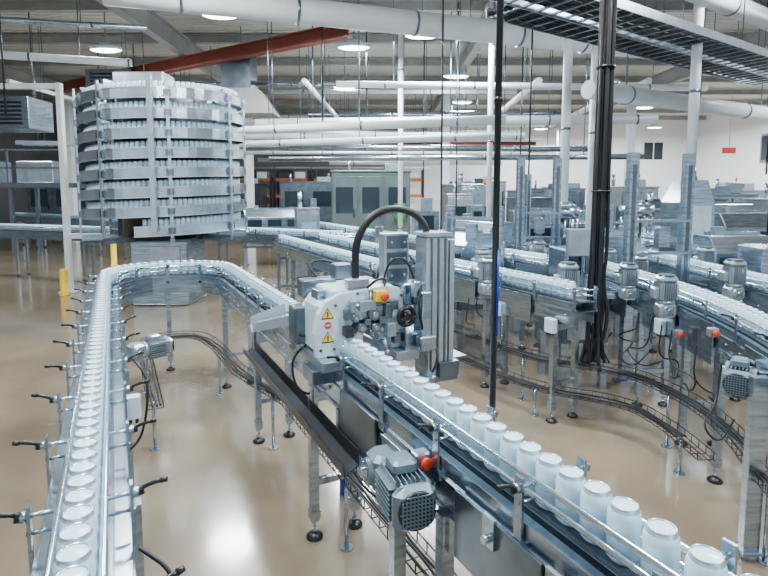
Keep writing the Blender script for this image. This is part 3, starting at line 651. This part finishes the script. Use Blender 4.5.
for i,(x,z) in enumerate(((15.2,4.2),(12.4,1.4))):
    b=B(); b.box((x,30.87,z),(1.2,.05,1.1),m=0); b.box((x,30.84,z),(1.05,.03,.95),m=1); b.box((x,30.82,z),(.05,.03,.95),m=0)
    fin(b,'window_%d'%(i+1),[WALLW,GLASS],kind='structure')
b=B(); b.box((17.37,24.6,3.9),(.05,1.2,1.3),m=0); b.box((17.34,24.6,3.9),(.03,1.0,1.1),m=1); fin(b,'window_3',[WALLG,GLASS],kind='structure')
b=B(); b.box((9.5,30.86,1.1),(1.1,.08,2.2),m=0); b.box((9.5,30.81,1.5),(.5,.03,.7),m=1); fin(b,'door_1',[STEEL,GLASS],kind='structure')
b=B(); b.box((14.2,22.5,3.6),(.55,.04,.24)); b.cyl((14.2,22.5,3.7),(14.2,22.5,6),.01,n=6); fin(b,'hanging_sign',RED,None,'small red hanging sign below the ceiling','sign')
# ---------------------------------------------------------------- lamps
for i,(x,y) in enumerate([(-2.96,10.2),(-.67,12.4),(.79,11.5),(2.0,15.4),(1.7,11.0),(-6.3,12.6),(-1.2,17),(2.8,19.8),(-7.2,19),(6.6,16.3),(9.9,21),(-2,23),(5,25.6),(-12,14),(-2.6,6.3),(1.0,3.9),(5.2,6.4),(-6.5,5.5),(-1.2,1.2),(3.5,.7),(10,11),(13.5,27.4),(8,28),(14,17.6),(16,23)]):  # last few, toward the white back wall, are added to brighten it
    z=5.12
    t0=thing('ceiling_or_fill_lamp',x,y,z,'elongated oval white high-bay ceiling or added fill lamp switched on','lamp',group='ceiling lamps')
    ME=T(x,y,z)@Matrix.Diagonal((1.45,.7,1,1))
    b=B(); b.M=ME; b.lathe([(.24,-.02),(.26,0),(.26,.05),(.2,.08),(.12,.09),(.1,.14),(0,.15)],n=28); fin(b,'housing',WHITE,t0)
    b=B(); b.M=ME; b.lathe([(0,-.06),(.18,-.05),(.238,-.02),(.238,0),(0,0)],n=28); fin(b,'diffuser',LAMP,t0)
    b=B(); b.cyl((x,y,z+.14),(x,y,5.98),.012,n=6); fin(b,'hanger_rod',STEELD,t0)
    ld=bpy.data.lights.new('lamp_light','AREA'); ld.shape='DISK'; ld.size=1.0; ld.energy=400 if y>20 else 300; ld.color=(.92,.97,1)
    lo=bpy.data.objects.new('lamp_light',ld); C.objects.link(lo); lo.parent=t0; lo.location=(0,0,-.07)
# ---------------------------------------------------------------- machines further back
def equipment(x,y,w,d,h,rz,body,win,label,nd=3,cat='machine',legs=True,beacon=False):
    t0=thing('packaging_machine' if cat=='machine' else 'control_cabinet',x,y,0,label,cat,rz); M=WM[t0.name]
    lz=.25 if legs else .05
    b=B(); b.M=M; b.box((0,0,(h+lz)/2),(w,d,h-lz)); b.box((0,0,h+.03),(w*1.03,d*1.03,.06)); fin(b,'body',body,t0,bev=.015)
    if legs:
        for sx_ in(-1,1):
            for sy_ in(-1,1): boxp('leg',M,(sx_*(w/2-.06),sy_*(d/2-.06),lz/2),(.07,.07,lz),STEELD,t0)
    else: boxp('plinth',M,(0,0,.03),(w*.96,d*.96,.06),DARK,t0)
    for k in range(nd):
        dw=w/nd; cx=-w/2+dw*(k+.5); o=boxp('door',M,(cx,-d/2-.015,(h+lz)/2),(dw*.9,.03,(h-lz)*.9),body,t0,.006)
        if win: boxp('window',M,(cx,-d/2-.034,lz+(h-lz)*.66),(dw*.66,.012,(h-lz)*.32),win,o)
        boxp('handle',M,(cx+dw*.36,-d/2-.05,(h+lz)/2),(.03,.04,.22),BLACKP,o)
    boxp('top_unit',M,(w*.3,0,h+.16),(w*.25,d*.4,.2),STEEL,t0,.01)
    b=B(); b.M=M; b.cyl((-w*.3,0,h+.06),(-w*.3,0,h+.4),.05,n=10); fin(b,'exhaust_stub',STEEL,t0)
    if beacon:
        b=B(); b.M=M; b.cyl((w*.4,0,h+.06),(w*.4,0,h+.3),.03,n=10,m=0); b.cyl((w*.4,0,h+.3),(w*.4,0,h+.42),.04,n=12,m=1); fin(b,'signal_beacon',[STEEL,ORANGE],t0)
    return t0
e=equipment(-.35,15.2,2.1,1.5,2.42,0,CABG,GLASS,'grey-green machine cabinet with flat roof and dark windows',3)
boxp('green_panel',T(0,0),(.42,14.39,1.35),(.3,.02,.5),GREEN,e)  # small mottled green panel set on the cabinet door
lst=[(-12.5,22,3,1.5,2.4),(-9,22.5,2.6,1.4,2.6),(-6.2,23,2.2,1.4,2.2),(-3.4,24,2.4,1.3,2.3),(2.9,18,1.6,1.2,2.1),(4.9,16.8,1.8,1.2,1.9),(6.9,15.6,1.5,1.1,2.0),(8.6,14.2,1.6,1.2,1.8),(4.0,14.2,1.4,.9,1.7),(2.3,14.9,1.2,.9,1.8),(7.4,13.2,1.4,.9,1.7),(10.5,16.5,2,1.2,1.9),(12,20,2.4,1.2,2.0),(7,22.4,2.4,1.2,2.0),(4,23.5,2.2,1.2,2.3),(8.6,10.2,1.2,.8,1.5),(9.0,12.2,1.3,.8,1.7)]
for i,(x,y,w,d,h) in enumerate(lst):
    bd=[STEEL,ALU,STEEL,STEELD,COLM][i%5] if x>-4 else [STEELD,STEEL,DARK,STEEL,ALU][i%5]
    equipment(x,y,w,d,h,random.choice([0,.2,-.3,.46]),bd,[GLASS,None,GLASS][i%3],('glazed','plain','glazed')[i%3]+' steel-doored packaging machine on short legs',random.choice([2,3]),beacon=(i%3==0))
for x,y,rz in((-1.7,11.9,.4),(7.6,9.8,.3),(5.5,10.9,0)):
    equipment(x,y,.5,.3,1.5,rz,ALU,SCREEN,'slim grey electrical control cabinet with lit screen',1,'cabinet',False)
for i in range(5):
    x=-6.5+i*1.9;y=27.5; t0=thing('storage_rack',x,y,0,'orange and dark steel storage rack','rack')
    for sx_ in(-.85,.85):
        for sy_ in(-.4,.4): boxp('upright',T(x,y),(sx_,sy_,1.5),(.09,.09,3),DARK,t0)
    for z in(.9,1.7,2.5):
        for yy in(-.4,.4): boxp('shelf_beam',T(x,y),(0,yy,z),(1.8,.06,.13),ORANGE,t0)
        b=B(); b.box((x,y,z+.07),(1.7,.8,.03)); b.box((x-.35,y,z+.295),(.6,.6,.42),m=1); b.box((x+.4,y,z+.245),(.5,.6,.32),m=2); fin(b,'shelf',[STEELD,DARK,PIPEW],t0)
# ---------------------------------------------------------------- world, camera
w=bpy.data.worlds.new('world'); bpy.context.scene.world=w; w.use_nodes=True
w.node_tree.nodes['Background'].inputs[0].default_value=(.78,.89,1,1); w.node_tree.nodes['Background'].inputs[1].default_value=.9
cam=bpy.data.cameras.new('camera'); co=bpy.data.objects.new('camera',cam); C.objects.link(co)
cam.sensor_width=36; cam.lens=36*540/768; cam.clip_start=.02; cam.shift_y=-44/768
co.location=(0,0,1.9); co.rotation_euler=(math.radians(90-5.5),0,0)
bpy.context.scene.camera=co
